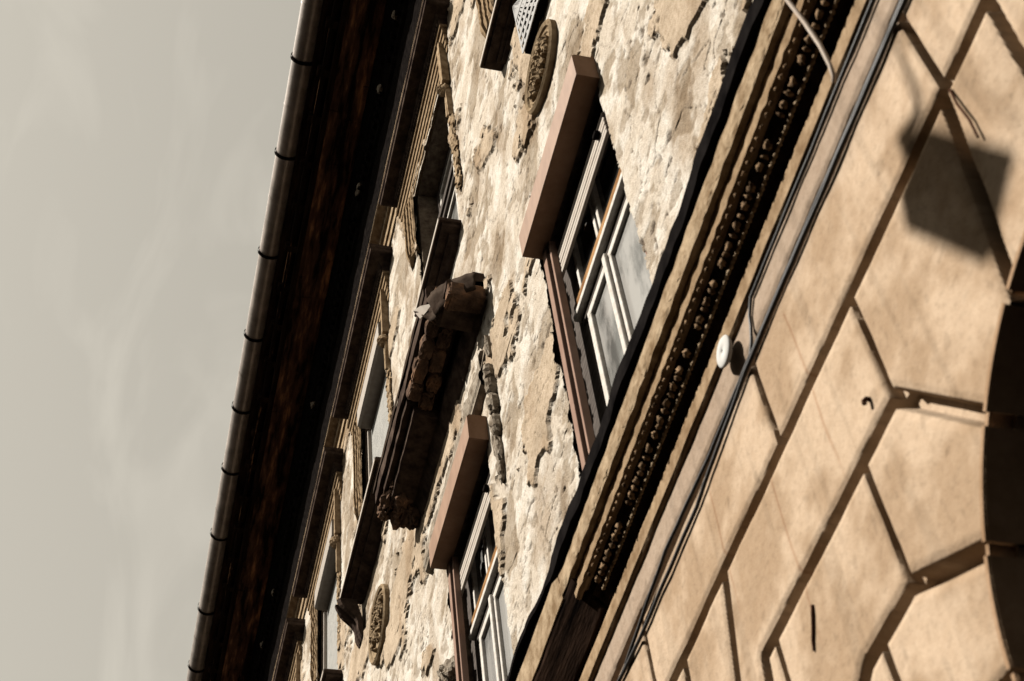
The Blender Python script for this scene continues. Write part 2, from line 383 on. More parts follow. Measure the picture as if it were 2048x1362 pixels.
# --- second-floor windows
def window_high(a, k):
    t = empty('window', (a, 0, Z2a)); t.parent = bld; t.location = Vector((a, 0, Z2a)) - bld.location
    b = a + W2; opening(a, W2, Z2a, Z2b, t, 0.55)
    if k in (2, 3, 4):
        bx = MB(); bx.sweep([(-0.25, 17.62), (0.0, 17.62), (0.10, 17.55), (0.10, 17.22), (0.06, 17.18), (-0.25, 17.18)], a - 0.02, b - 0.12, 3)
        tag(bx.build('roller_shutter_box', M['grey_box'], t, bevel=0.004), 'grey metal roller shutter box')
        sl = MB(); n = 62
        for i in range(n):
            z = Z2a + 0.02 + i * 0.0475; sl.box(a + 0.05, b - 0.10, -0.13, -0.115, z, z + 0.043)
        sl.build('shutter_curtain', M['blind'], t)
        for lo, hi in ((b - 0.10, b - 0.06), (a + 0.01, a + 0.05)):
            ra = MB(); ra.box(lo, hi, -0.16, -0.06, Z2a, 17.17); ra.build('guide_rail', M['slat'], t, bevel=0.004)
    else:
        f = MB(); f.box(b - 0.12, b - 0.02, -0.42, -0.30, Z2a + .02, 17.6); f.box(a + 0.02, a + 0.12, -0.42, -0.30, Z2a + .02, 17.6); f.box(a + .122, b - .122, -0.42, -0.30, 17.5, 17.6)
        f.build('frame', M['grey_wood'], t, bevel=0.006)
        tr = MB(); tr.box(a + .122, b - .122, -0.40, -0.24, 16.72, 16.84); tr.box(a + .122, b - .122, -0.40, -0.27, 16.62, 16.718); tr.build('transom', M['grey_wood'], t, bevel=0.006)
        mid = 0.5 * (a + b)
        for p0, p1 in ((a + .124, mid - .004), (mid + .004, b - .124)):
            for z0, z1, nm in ((Z2a + .04, 16.615, 'casement'), (16.845, 17.495, 'upper_sash')):
                s = MB(); h = 0.07
                s.box(p0, p1, -0.39, -0.31, z0, z0 + h); s.box(p0, p1, -0.39, -0.31, z1 - h, z1)
                s.box(p0, p0 + h, -0.39, -0.312, z0 + h + .001, z1 - h - .001); s.box(p1 - h, p1, -0.39, -0.312, z0 + h + .001, z1 - h - .001)
                s.build(nm, M['white'], t, bevel=0.006)
                pa = MB(); pa.box(p0 + h - .004, p1 - h + .004, -0.36, -0.352, z0 + h - .004, z1 - h + .004); pa.build('pane', M['glass'], t)
    # fluted jamb architrave on the far side, broken off at its foot
    foot = {1: 16.35, 2: 15.6, 3: 15.9}.get(k, 15.0)
    j = MB(); n = int((17.66 - foot) / 0.06); wj = 0.40; rows = []
    pr = [(0, 0.03), (0.015, 0.055), (0.08, 0.05), (0.085, 0.03), (0.10, 0.03), (0.105, 0.06), (0.17, 0.058), (0.175, 0.035), (0.195, 0.035), (0.20, 0.075), (0.28, 0.07), (0.285, 0.04), (0.305, 0.04), (0.31, 0.09), (0.38, 0.085), (0.40, 0.0)]
    for i in range(n + 1):
        z = foot + (17.66 - foot) * i / n
        wob = 0.02 * nz(z * 6, k) if i < n - 3 else 0; cut = 0.012 * nz(z * 11, k + 4)
        rows.append([(b - 0.01 + p * (1.0) + (wob if q == 0 else 0), o + (cut if 0 < q < 15 else 0) - (0.05 * max(0, 1 - i / 5) * (q % 3)), z + 0.05 * nz(q * 0.7, k + i) * max(0, 1 - i / 4)) for q, (p, o) in enumerate(pr)])
    j.grid(rows); j.add(rows[0], [tuple(range(len(pr)))])
    j.build('jamb_moulding', M['stripe'], t)
    # near jamb: slim strips under a scroll bracket
    c = MB(); xo = a - 0.30
    c.box(xo, xo + 0.05, 0.0, 0.10, 17.0, 17.98, 0.004); c.box(xo + 0.10, xo + 0.15, 0.0, 0.085, 16.9, 17.98, 0.004); c.box(xo + 0.052, xo + 0.098, 0.0, 0.05, 16.95, 17.97)
    pts = [(xo + 0.075, 0.07 + 0.055 * math.cos(q), 16.86 + 0.075 * math.sin(q)) for q in np.linspace(0, 2 * math.pi, 13)]
    c.tube(pts, 0.05, 8); c.blob((xo + 0.075, 0.08, 16.86), (0.08, 0.06, 0.07), k, 0.15)
    c.box(xo + 0.01, xo + 0.05, 0.0, 0.07, 16.2, 16.8, 0.006); c.box(xo + 0.09, xo + 0.13, 0.0, 0.06, 16.3, 16.8, 0.006)
    for q in range(9): c.blob((xo + 0.07 + 0.05 * nz(q * 1.3, k), 0.02, 16.15 - q * 0.17), (0.09 + 0.03 * nz(q, 9), 0.035, 0.11), q + 7 * k, 0.5)
    c.build('scroll_bracket', M['stone'], t)
    return t
for k, a in enumerate(R2): window_high(a, k)

# --- straight hoods over the second-floor windows
def window_hood(x0, x1, k):
    t = empty('window_hood', (x0, 0, 18)); t.parent = bld; t.location = Vector((x0, 0, 18)) - bld.location
    om = 0.335
    m = MB(); m.usweep([(0.0, 18.66), (0.30, 18.50), (om, 18.47), (om, 18.41), (0.318, 18.395), (0.312, 18.345), (0.29, 18.335), (0.16, 18.32), (0.14, 18.28), (0.11, 18.26), (0.11, 18.16), (0.0, 18.16)], x0, x1, om)
    m.build('hood_slab', M['hood'], t)
    d = MB(); n = 44
    for i in range(n):
        x = x0 + 0.25 + (x1 - x0 - 0.5) * (i + .5) / n; d.blob((x, 0.118, 18.21), (0.026, 0.024, 0.04), i, 0.12, 8, 5)
    d.build('bead_row', M['hood'], t, smooth=True)
    a = MB(); a.usweep([(0.107, 18.158), (0.10, 18.12), (0.072, 18.112), (0.07, 18.02), (0.05, 18.01), (0.05, 17.995), (0.048, 17.91), (0.03, 17.90), (0.03, 17.80), (0.012, 17.79), (0.012, 17.68), (-0.05, 17.62)], x0 + 0.22, x1 - 0.02, 0.11)
    a.build('lintel_fluting', M['stripe'], t)
    return t
for k, (x0, x1) in enumerate(((4.55, 7.82), (8.60, 11.87), (12.60, 15.92), (16.63, 20.10), (20.75, 24.1))): window_hood(x0, x1, k)

# --- second-floor sills
def window_sill(x0, x1, z, om, k):
    m = MB()
    m.usweep([(0.0, z + 0.30), (om - 0.01, z + 0.24), (om, z + 0.22), (om, z + 0.17), (om - 0.03, z + 0.165), (om - 0.04, z + 0.13), (om - 0.13, z + 0.115), (om - 0.135, z + 0.07), (om - 0.17, z + 0.055), (0.05, z + 0.02), (0.0, z)], x0, x1, om)
    o = m.build('window_sill', M['hood'], bld)
    e = MB(); e.sweep([(om + 0.002, z + 0.222), (om + 0.012, z + 0.222), (om + 0.012, z + 0.165), (om + 0.002, z + 0.165)], x0 + 0.01, x1 - 0.01, 3); e.build('sill_edge', M['slat'], o)
window_sill(5.0, 7.3, 14.0, 0.22, 0)
window_sill(9.22, 10.6, 14.0, 0.25, 1)
window_sill(12.9, 15.55, 14.02, 0.29, 2)
window_sill(17.0, 19.6, 14.02, 0.27, 3)
# broken console hanging under the far end of the third sill
c = MB(); rows = []
for i in range(13):
    q = i / 12; z = 14.05 - 0.62 * q; y = 0.30 * (1 - q) ** 1.3 + 0.03 + 0.03 * math.sin(q * 9)
    rows.append([(x, y * f, z) for x, f in ((15.30, .3), (15.31, 1), (15.36, 1.12), (15.38, .85), (15.43, .85), (15.45, 1.12), (15.50, 1.12), (15.52, .85), (15.57, 1.0), (15.58, .3))])
c.grid(rows); c.add(rows[0], [tuple(range(10))]); c.build('sill_console', M['hood'], bld)

# --- string course between the hoods, frieze and eaves
m = MB(); m.sweep([(0.0, 18.62), (0.03, 18.60), (0.03, 18.78), (0.062, 18.785), (0.066, 18.95), (0.10, 18.96), (0.105, 19.04), (0.11, 19.05), (0.23, 19.08), (0.25, 19.09), (0.25, 19.112), (0.24, 19.13), (0.0, 19.25)], 2.9, 36, 0.4, 0.004, 3, 3)
m.build('string_course', M['stone'], bld)
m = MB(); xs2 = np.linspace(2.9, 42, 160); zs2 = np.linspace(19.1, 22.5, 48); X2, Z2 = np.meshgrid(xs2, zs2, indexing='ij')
hf_mesh('frieze', M['frieze_black'], bld, xs2, zs2, 0.02 * fbm(X2 * 2, Z2 * 4, 3, 7), None, None)
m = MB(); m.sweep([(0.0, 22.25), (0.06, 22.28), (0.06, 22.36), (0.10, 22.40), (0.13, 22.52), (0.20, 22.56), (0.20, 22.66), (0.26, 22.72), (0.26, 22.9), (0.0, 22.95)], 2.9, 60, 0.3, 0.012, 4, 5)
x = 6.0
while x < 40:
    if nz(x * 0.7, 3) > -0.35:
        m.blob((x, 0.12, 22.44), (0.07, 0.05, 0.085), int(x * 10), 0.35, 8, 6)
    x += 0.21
m.build('bed_moulding', M['frieze_black'], bld)
for xx, zz in ((10.9, 22.47), (12.25, 22.45), (14.2, 22.45), (14.35, 22.5), (19.2, 22.46), (24.5, 22.46), (26.2, 22.47)):
    m = MB(); m.blob((xx, 0.14, zz), (0.08, 0.05, 0.07), int(xx * 7), 0.5, 10, 7)
    m.build('plaster_chip', M['rubble'], bld)
ev = empty('eaves', (6, 0.5, 23)); ev.parent = bld; ev.location = Vector((6, 0.5, 23)) - bld.location
# soffit: planks with small gaps
for i, (y0, y1, z) in enumerate(((0.20, 0.36, 22.97), (0.363, 0.52, 22.96), (0.523, 0.68, 22.965), (0.683, 0.84, 22.96))):
    m = MB(); x = 3.0
    while x < 62:
        L = random.uniform(2.2, 4.2); m.box(x, x + L - 0.012, y0, y1, z + random.uniform(-.006, .006), z + 0.05); x += L
    m.build('soffit_board', M['plank'], ev, bevel=0.004)
m = MB(); m.box(3, 62, 0.12, 1.25, 23.03, 23.08)
x = 3.3
while x < 62:
    m.box(x, x + 0.13, 0.845, 1.16, 22.86, 23.028); x += 0.9
m.build('rafter_ends', M['dark_wood'], ev)
m = MB(); m.sweep([(0.845, 23.02), (0.845, 22.84), (0.90, 22.83), (0.90, 22.79), (0.95, 22.79), (0.95, 23.02)], 3, 62, 0.5, 0.006, 2, 9); m.build('eaves_beam', M['dark_wood'], ev)
m = MB(); m.sweep([(1.04, 23.02), (1.04, 22.86), (1.09, 22.86), (1.09, 23.02)], 3, 62, 0.5, 0.004, 2, 19); m.build('fascia_board', M['fascia'], ev)
m = MB(); m.sweep([(0.0, 23.1), (0.0, 23.16), (1.45, 23.26), (1.45, 23.20)], 3, 62, 5); m.build('roof_edge', M['zinc'], ev)
# gutter
gy, gz, gr = 1.395, 23.22, 0.19
gu = MB(); a = np.linspace(0.0, -math.pi, 19); n = 60; rows = []
for i in range(n + 1):
    x = 3 + 59 * i / n; sag = 0.012 * nz(x * 0.35, 2)
    rows.append([(x, gy + gr * math.cos(q), gz + gr * math.sin(q) + sag) for q in a] + [(x, gy + (gr - .012) * math.cos(q), gz + (gr - .012) * math.sin(q) + sag) for q in a[::-1]])
gu.grid(rows, True); gu.tube([(3, gy + gr - .006, gz + .002), (62, gy + gr - .006, gz + .002)], 0.007, 8)
for sx in (11.3, 13.2, 15.1, 19.2, 22.9, 26.9):
    rows = []
    for xx in (sx, sx + 0.02, sx + 0.05):
        rr = gr + (0.006 if xx > sx else 0.003); rows.append([(xx, gy + rr * math.cos(q), gz + rr * math.sin(q)) for q in a])
    gu.grid(rows)
gut = gu.build('gutter', M['zinc'], bld, smooth=True)
gb = MB(); rows = []
ang = np.linspace(0.55, -math.pi - 0.2, 22)
for xx in (-0.028, 0.028):
    rows.append([(xx, gy + (gr + .024) * math.cos(q), gz + (gr + .024) * math.sin(q)) for q in ang] + [(xx, gy + (gr + .004) * math.cos(q), gz + (gr + .004) * math.sin(q)) for q in ang[::-1]])
gb.grid(rows, True); m_ = len(rows[0]); gb.add(rows[0], [tuple(range(m_))][:0])
first = None
for sx in (6.6, 8.5, 10.45, 12.33, 14.2, 16.33, 18.27, 20.1, 21.76, 23.66, 25.99, 27.93, 29.9, 31.8, 33.7):
    if first is None:
        first = gb.build('gutter_bracket', M['iron'], gut); base = Vector(first.location); o = first
    else:
        o = first.copy(); COL.objects.link(o); o.parent = gut
    o.location = base + Vector((sx, 0, 0))

# --- broken hood over the second first-floor window
ch = empty('broken_hood', (10.3, 0, 12.3)); ch.parent = bld; ch.location = Vector((10.3, 0, 12.3)) - bld.location
tag(ch, 'broken hood with crumbling brick underside and torn sheet metal')
m = MB(); m.sweep([(0.0, 12.95), (0.47, 12.80), (0.49, 12.76), (0.49, 12.52), (0.455, 12.50), (0.455, 12.56), (0.10, 12.50), (0.06, 12.22), (0.0, 12.18)], 9.16, 12.05, 0.12, 0.012, 3, 11); m.build('hood_core', M['hood'], ch)
m = MB(); m.sweep([(0.453, 12.55), (0.45, 12.42), (0.375, 12.40), (0.372, 12.31), (0.345, 12.29), (0.12, 12.25), (0.09, 12.20), (0.03, 12.08), (0.0, 12.05), (0.0, 12.5)], 10.45, 11.75, 0.08, 0.008, 5, 23); m.build('hood_moulding', M['hood'], ch)
m = MB(); m.sweep([(0.11, 12.52), (0.11, 12.22), (0.08, 12.15), (0.03, 12.05), (0.0, 12.03), (0.0, 12.5)], 8.7, 10.45, 0.08, 0.012, 5, 25); m.build('hood_moulding', M['hood'], ch)
m = MB(); m.sweep([(0.0, 12.36), (0.36, 12.33), (0.40, 12.30), (0.41, 12.16), (0.38, 12.13), (0.0, 12.10)], 8.70, 9.155, 0.06, 0.012, 6, 13); m.build('hood_core', M['hood'], ch)
m = MB()
for row, (y, z) in enumerate(((0.385, 12.47), (0.235, 12.45))):
    x = 8.95 + 0.1 * row
    while x < 10.38 + 0.15 * row:
        L = random.uniform(0.24, 0.36)
        m.blob((x + L / 2, y + random.uniform(-.015, .015), z - 0.02 * random.random()), (L / 2 * 0.98, 0.076, 0.085), int(x * 31) + row, 0.22, 16, 10, 2.0, 0.55); x += L
m.build('exposed_brick', M['brick'], ch)
m = MB(); m.blob((8.74, 0.215, 12.10), (0.12, 0.19, 0.10), 3, 0.10, 24, 14, 2.5, 0.3); m.build('end_brick', M['brick'], ch)
m = MB()
for q, (xx, yy, zz, r) in enumerate(((11.86, 0.36, 12.42, 0.15), (11.75, 0.24, 12.36, 0.17), (11.98, 0.22, 12.33, 0.17), (12.02, 0.38, 12.40, 0.12), (11.9, 0.10, 12.24, 0.16), (11.62, 0.33, 12.41, 0.10))):
    m.blob((xx, yy, zz), (r * 1.1, r * 0.75, r * 0.8), q + 40, 0.35, 20, 12, 2.6)
m.build('rubble_lump', M['brick'], ch)
def patch(P, nu, nv):  # bilinear strip of control rows -> fine rows
    return P
m = MB()
ctrl = [[(8.55, .15, 12.02), (8.55, .128, 12.307)], [(8.62, .22, 12.03), (8.61, .25, 12.31)], [(8.72, .33, 12.04), (8.70, .355, 12.32)], [(8.82, .40, 12.06), (8.82, .431, 12.375)],
        [(8.92, .44, 12.08), (8.93, .50, 12.395)], [(9.0, .45, 12.1), (9.045, .522, 12.40)], [(9.06, .43, 12.14), (9.12, .46, 12.385)], [(9.16, .47, 12.2), (9.19, .49, 12.385)], [(9.25, .522, 12.374), (9.25, .56, 12.46)], [(9.32, .55, 12.44), (9.3, .60, 12.53)]]
rows = []
for i in range(len(ctrl) - 1):
    for s in range(4):
        f = s / 4
        r0 = [Vector(ctrl[i][q]).lerp(Vector(ctrl[i + 1][q]), f) for q in range(2)]
        rows.append([tuple(r0[0].lerp(r0[1], g_) + Vector((0.02 * nz(i + f + g_ * 2, 1), 0.02 * nz(i * 1.7 + f + g_ * 3, 2), 0))) for g_ in (0, .25, .5, .75, 1)])
rows.append([tuple(Vector(ctrl[-1][0]).lerp(Vector(ctrl[-1][1]), g_)) for g_ in (0, .25, .5, .75, 1)])
m.grid(rows)
o = m.build('torn_flashing', M['sheet'], ch, smooth=True); o.modifiers.new("thick", 'SOLIDIFY').thickness = 0.006
m = MB(); fl = [(9.10, .45, 12.43), (9.16, .50, 12.36), (9.26, .545, 12.36), (9.31, .60, 12.55), (9.20, .545, 12.50)]
m.add(fl + [(x, y - .008, z) for x, y, z in fl], [(0, 1, 2, 3, 4), (9, 8, 7, 6, 5)] + [(i, i + 5, (i + 1) % 5 + 5, (i + 1) % 5) for i in range(5)])
tag(m.build('bent_flap', M['slat'], ch), 'bent tip of the torn flashing, coloured as if sunlit')  # cream colour stands for sunlight on the dark sheet metal
m = MB(); m.sweep([(0.492, 12.80), (0.505, 12.80), (0.505, 12.70), (0.492, 12.70)], 9.2, 12.08, 0.15, 0.012, 3, 31); m.build('hood_flashing', M['sheet'], ch)

# ledge of broken plaster above that window's shutter box
m = MB(); xs3 = np.arange(9.0, 11.62, 0.018); rows = []
for x in xs3:
    top = 11.62 - 0.10 * (x - 9.0) / 2.6 + 0.06 * nz(x * 4, 3) + 0.03 * nz(x * 13, 5)
    r = [(0.0, top), (0.035, top - 0.02), (0.055 + .02 * nz(x * 9, 6), top - 0.10), (0.06, 11.33), (0.075, 11.30), (0.085, 11.26), (0.085, 11.20), (0.07, 11.17), (0.07, 11.13), (0.05, 11.11), (0.0, 11.09)]
    rows.append([(x, p[0] + (0.012 * nz(x * 17, q) if 0 < q < 4 else 0), p[1]) for q, p in enumerate(r)])
m.grid(rows); m.build('lintel_ledge', M['rubble'], bld)
# scraps of the vanished pilaster on the near jamb of the same window
m = MB()
for q, (xx, zz, rx, rz, ry) in enumerate(((8.72, 11.35, .035, .17, .06), (8.76, 11.0, .07, .10, .09), (8.78, 10.85, .065, .14, .085), (8.80, 10.6, .07, .13, .08), (8.82, 10.35, .06, .14, .07), (8.90, 10.2, .05, .2, .04), (8.84, 10.05, .05, .16, .05), (8.86, 9.8, .05, .15, .04))):
    m.blob((xx, 0.02, zz), (rx, ry, rz), q + 70, 0.3, 14, 10, 2.4, 0.8)
m.build('pilaster_scrap', M['rubble'], bld)
m = MB()
for q, (xx, zz, r) in enumerate(((11.05, 9.3, .17), (11.12, 9.05, .16), (11.02, 8.85, .14), (11.2, 9.45, .10), (11.1, 8.6, .15))):
    m.blob((xx, 0.02, zz), (r * .8, 0.10, r), q + 90, 0.4, 18, 12, 2.6)
m.build('rough_plaster_lump', M['rubble'], bld)

# --- carved ovals
def medallion(cx, cz, ax, az, k):
    m = MB(); n = 44; rows = []
    for i in range(n):
        q = 2 * math.pi * i / n
        rows.append([(cx + (ax + p) * math.cos(q), o, cz + (az + p) * math.sin(q)) for p, o in ((0.02, 0.0), (0.02, 0.055), (-0.005, 0.075), (-0.035, 0.06), (-0.045, 0.04), (-0.06, 0.035), (-0.07, 0.05), (-0.09, 0.045), (-0.10, 0.03))])
    rows.append(rows[0]); m.grid(rows)
    m.add([(cx + (ax - .098) * math.cos(2 * math.pi * i / n), 0.032 + 0.004 * (i % 2), cz + (az - .098) * math.sin(2 * math.pi * i / n)) for i in range(n)], [tuple(range(n - 1, -1, -1))])
    rr = random.Random(k)
    for i in range(46):
        q = rr.uniform(0, 2 * math.pi); d = rr.uniform(0.1, 0.85) ** 0.6; r = rr.uniform(0.025, 0.055)
        m.blob((cx + (ax - .1) * d * math.cos(q), 0.045, cz + (az - .1) * d * math.sin(q)), (r, 0.05, r), i + k, 0.45, 9, 6)
    m.build('carved_medallion', M['carved'], bld)
medallion(6.27, 12.38, 0.43, 0.35, 3)
medallion(14.25, 12.70, 0.50, 0.46, 8)

# --- belt cornice over the ground floor
co = empty('belt_cornice', (5, 0, 6.5)); co.parent = bld; co.location = Vector((5, 0, 6.5)) - bld.location
XE = 7.2
m = MB(); rows = []
for x in np.arange(2.4, 30, 0.06):
    w1 = 0.022 * nz(x * 1.7, 2) + 0.008 * nz(x * 6, 4)
    th = 0.12 if x < XE else max(0.045, 0.12 - 0.3 * (x - XE))
    yo = 0.325 + w1
    th = th * 1.15; yo -= 0.022
    rows.append([(x, -0.02, 7.36), (x, yo - 0.015, 7.165 + w1 * .6), (x, yo, 7.15 + w1 * .6), (x, yo + 0.003, 7.15 - th + w1 * .6), (x, yo - 0.02, 7.14 - th + w1 * .6), (x, 0.255, 7.03), (x, 0.0, 7.03)])
m.grid(rows); m.build('flashing', M['felt'], co)
m = MB(); m.sweep([(0.265, 7.02), (0.272, 6.97), (0.27, 6.90), (0.262, 6.825), (0.23, 6.815), (0.0, 6.9)], 2.4, XE, 0.03, 0.007, 7, 41); m.build('cornice_lip', M['stone'], co)
m = MB()
for x in np.arange(2.5, XE + 0.1, 0.14): m.blob((x + 0.02 * nz(x * 5, 1), 0.258, 6.90), (0.085, 0.014, 0.07), int(x * 100), 0.25, 10, 7)
m.build('leaf_moulding', M['stone'], co)
m = MB(); m.sweep([(0.22, 6.80), (0.205, 6.79), (0.222, 6.765), (0.22, 6.70), (0.195, 6.685), (0.0, 6.8)], 2.4, XE - .1, 0.02, 0.007, 14, 43); m.build('cornice_rib', M['fillet'], co)
m = MB(); m.sweep([(0.20, 6.80), (0.15, 6.70), (0.13, 6.65), (0.10, 6.63), (0.085, 6.60), (0.06, 6.56), (0.0, 6.55)], 2.4, XE - .2, 0.03, 0.012, 9, 45)
nf = len(m.f)
for i, x in enumerate(np.arange(2.45, XE - .25, 0.125)):
    if i % 11 == 8: continue
    m.blob((x + 0.02 * nz(x * 7, 2), 0.158, 6.614), (0.023, 0.019, 0.024), i, 0.8, 10, 7)
    if i % 5: m.blob((x + 0.062, 0.15, 6.618), (0.012, 0.022, 0.022), i + 9, 0.5, 8, 6)
for i, x in enumerate(np.arange(2.5, XE - .3, 0.071)): m.blob((x + 0.02 * nz(x * 9, 4), 0.200, 6.672 + .004 * nz(x * 7, 2)), (0.015, 0.012, 0.011), i + 5, 0.6, 8, 6)
o = m.build('carved_band', M['recess'], co); o.data.materials.append(M['egg'])
for p in o.data.polygons:
    if p.index >= nf: p.material_index = 1; p.use_smooth = True
m = MB()
for i, x in enumerate(np.arange(2.45, XE - .3, 0.034)): m.blob((x, 0.108 + 0.003 * nz(x * 3, 1), 6.592), (0.019, 0.012, 0.012), i, 0.3, 8, 6)

m.build('bead_row', M['stone'], co, smooth=True)
m = MB(); m.sweep([(0.0, 6.56), (0.05, 6.535), (0.064, 6.49), (0.062, 6.388), (0.048, 6.375), (0.0, 6.37)], 2.2, 30, 0.08, 0.003, 3, 47); m.build('cornice_fillet', M['fillet'], co)
m = MB(); m.sweep([(0.0, 7.0), (0.275, 7.04), (0.275, 6.995), (0.262, 6.80), (0.0, 6.80)], XE + 0.02, 30, 0.08, 0.004, 3, 49); m.build('cornice_patch', M['stone'], co)
m = MB(); m.sweep([(0.255, 6.798), (0.24, 6.77), (0.08, 6.56), (0.0, 6.56), (0.0, 6.8)], XE - 0.18, 30, 0.08, 0.006, 3, 51); m.build('cornice_core', M['dark_wood'], co)

# --- rusticated ground floor
AX = (2.2, 6.22); AZ, AR, SH = 3.06, 1.375, 0.05   # springing height, radius, sideways offset of the arch centre
xs = np.concatenate([np.arange(1.2, 8.2, 0.0065), np.arange(8.2, 14, 0.04)]); zs = np.concatenate([np.arange(-1.6, 2.9, 0.06), np.arange(2.9, 6.456, 0.0062)])
X, Z = np.meshgrid(xs, zs, indexing='ij')
segs = []
for z in (6.12, 5.43): segs.append(((-5, z), (20, z), 1))
def arch_segs(c):
    def onr(q, r): return (c + SH + r * math.cos(math.radians(q)), AZ + r * math.sin(math.radians(q)))
    out = [((c - 0.08, 5.43), onr(92, AR - .05), .8), ((c + 0.36, 5.43), onr(67, AR - .05), .9), ((c - (0.79 if c > 5 else 0.52), 5.43), onr(113, AR - .05), .9)]
    for q, z, sx in ((48, 4.71, 1.41), (28, 3.99, 1.77)):
        out.append(((c + sx, z), onr(q, AR - .05), 1.1)); out.append(((c - (0.95 if c > 5 and q == 48 else sx), z), onr(180 - q, AR - .05), 1.1))
    for q in (8, -12): out.append((onr(q, AR + .75), onr(q, AR - .05), .9)); out.append((onr(180 - q, AR + .75), onr(180 - q, AR - .05), .9))
    return out
for c in AX: segs += arch_segs(c)
A2 = AX + (10.24,)
for z, dx in ((4.71, 1.41), (3.99, 1.77), (3.27, 2.0)):
    for i in range(2): segs.append(((AX[i] + dx, z), (A2[i + 1] - (0.95 if z > 4.5 and i == 0 else dx), z), 1))
    segs.append(((-2, z), (AX[0] - dx, z), 1))
for x in (1.86, 2.53, 4.55, 6.58, 8.6): segs.append(((x, 6.12), (x, 5.43), .55))
for x in (3.62, 7.30): segs.append(((x, 5.43), (x, 4.71), .55))
for x in (3.98, 5.12): segs.append(((x, 4.71), (x, 3.99), .55))
for x in (4.3, 4.9): segs.append(((x, 3.99), (x, 3.27), .55))
wob = 0.012 * fbm(X * 2, Z * 2, 3, 5)
Y = 0.03 + 0.004 * fbm(X * 3, Z * 3, 3, 8)
depth = np.zeros_like(X)
for (p, q, wd) in segs:
    px, pz = p; qx, qz = q; dx, dz = qx - px, qz - pz; L2 = dx * dx + dz * dz
    t = np.clip(((X - px) * dx + (Z - pz) * dz) / L2, 0, 1)
    d = np.hypot(X + wob * .5 - (px + t * dx), Z + wob * .6 - (pz + t * dz))
    hw = 0.031 * wd + 0.002
    depth = np.maximum(depth, (1 - sstep(hw * 0.8, hw * 1.3, d)) * (0.11 if wd > .7 else 0.07) + (1 - sstep(hw, hw * 2.4, d)) * 0.012)
Y = Y - depth
mot = fbm(X * 1.7, Z * 1.7, 4, 15)[..., None]; mot2 = fbm(X * 5, Z * 5, 3, 25)[..., None]
ca = np.array((0.58, 0.415, 0.275)); cb = np.array((0.80, 0.61, 0.435)); cg = np.array((0.52, 0.405, 0.315))
C = ca + (cb - ca) * sstep(-0.35, 0.35, mot + 0.3 * mot2)
band = sstep(5.9, 6.2, Z + 0.15 * mot[..., 0])[..., None]; C = C + (cg - C) * band * 0.75
streak = (sstep(0.10, 0.45, fbm(X * 7, Z * 0.35, 3, 35))[..., None]) * 0.12; C = C * (1 - streak)
for sx, z0, z1 in ((4.13, 4.6, 5.98), (5.36, 4.9, 5.95), (4.72, 4.2, 5.42)):
    ln = np.exp(-((X - sx - 0.02 * fbm(Z * 1.5, Z * 0 + sx, 2, 61)) / 0.010) ** 2) * sstep(z0, z0 + 0.5, Z) * (1 - sstep(z1 - .05, z1, Z))
    C = C * (1 - 0.30 * ln[..., None] * np.array((0.7, 1.0, 1.15)))
spk = sstep(0.15, 0.6, fbm(X * 26, Z * 26, 3, 55))[..., None]; C = C * (1 - 0.12 * spk)
pitm = sstep(0.62, 0.7, pn(X * 9, Z * 9, 45))[..., None]; C = C * (1 - 0.15 * pitm)
xm = 0.5 * (xs[:-1] + xs[1:]); zm = 0.5 * (zs[:-1] + zs[1:]); XM, ZM = np.meshgrid(xm, zm, indexing='ij')
keep = np.ones(XM.shape, bool)
for c in AX: keep &= ~((np.hypot(XM - c - SH, ZM - AZ) < AR) | ((np.abs(XM - c - SH) < AR) & (ZM < AZ)))
tag(hf_mesh('rusticated_wall', M['rustic'], bld, xs, zs, Y, keep, C), 'smooth tan stucco blocks with deep dark joints')
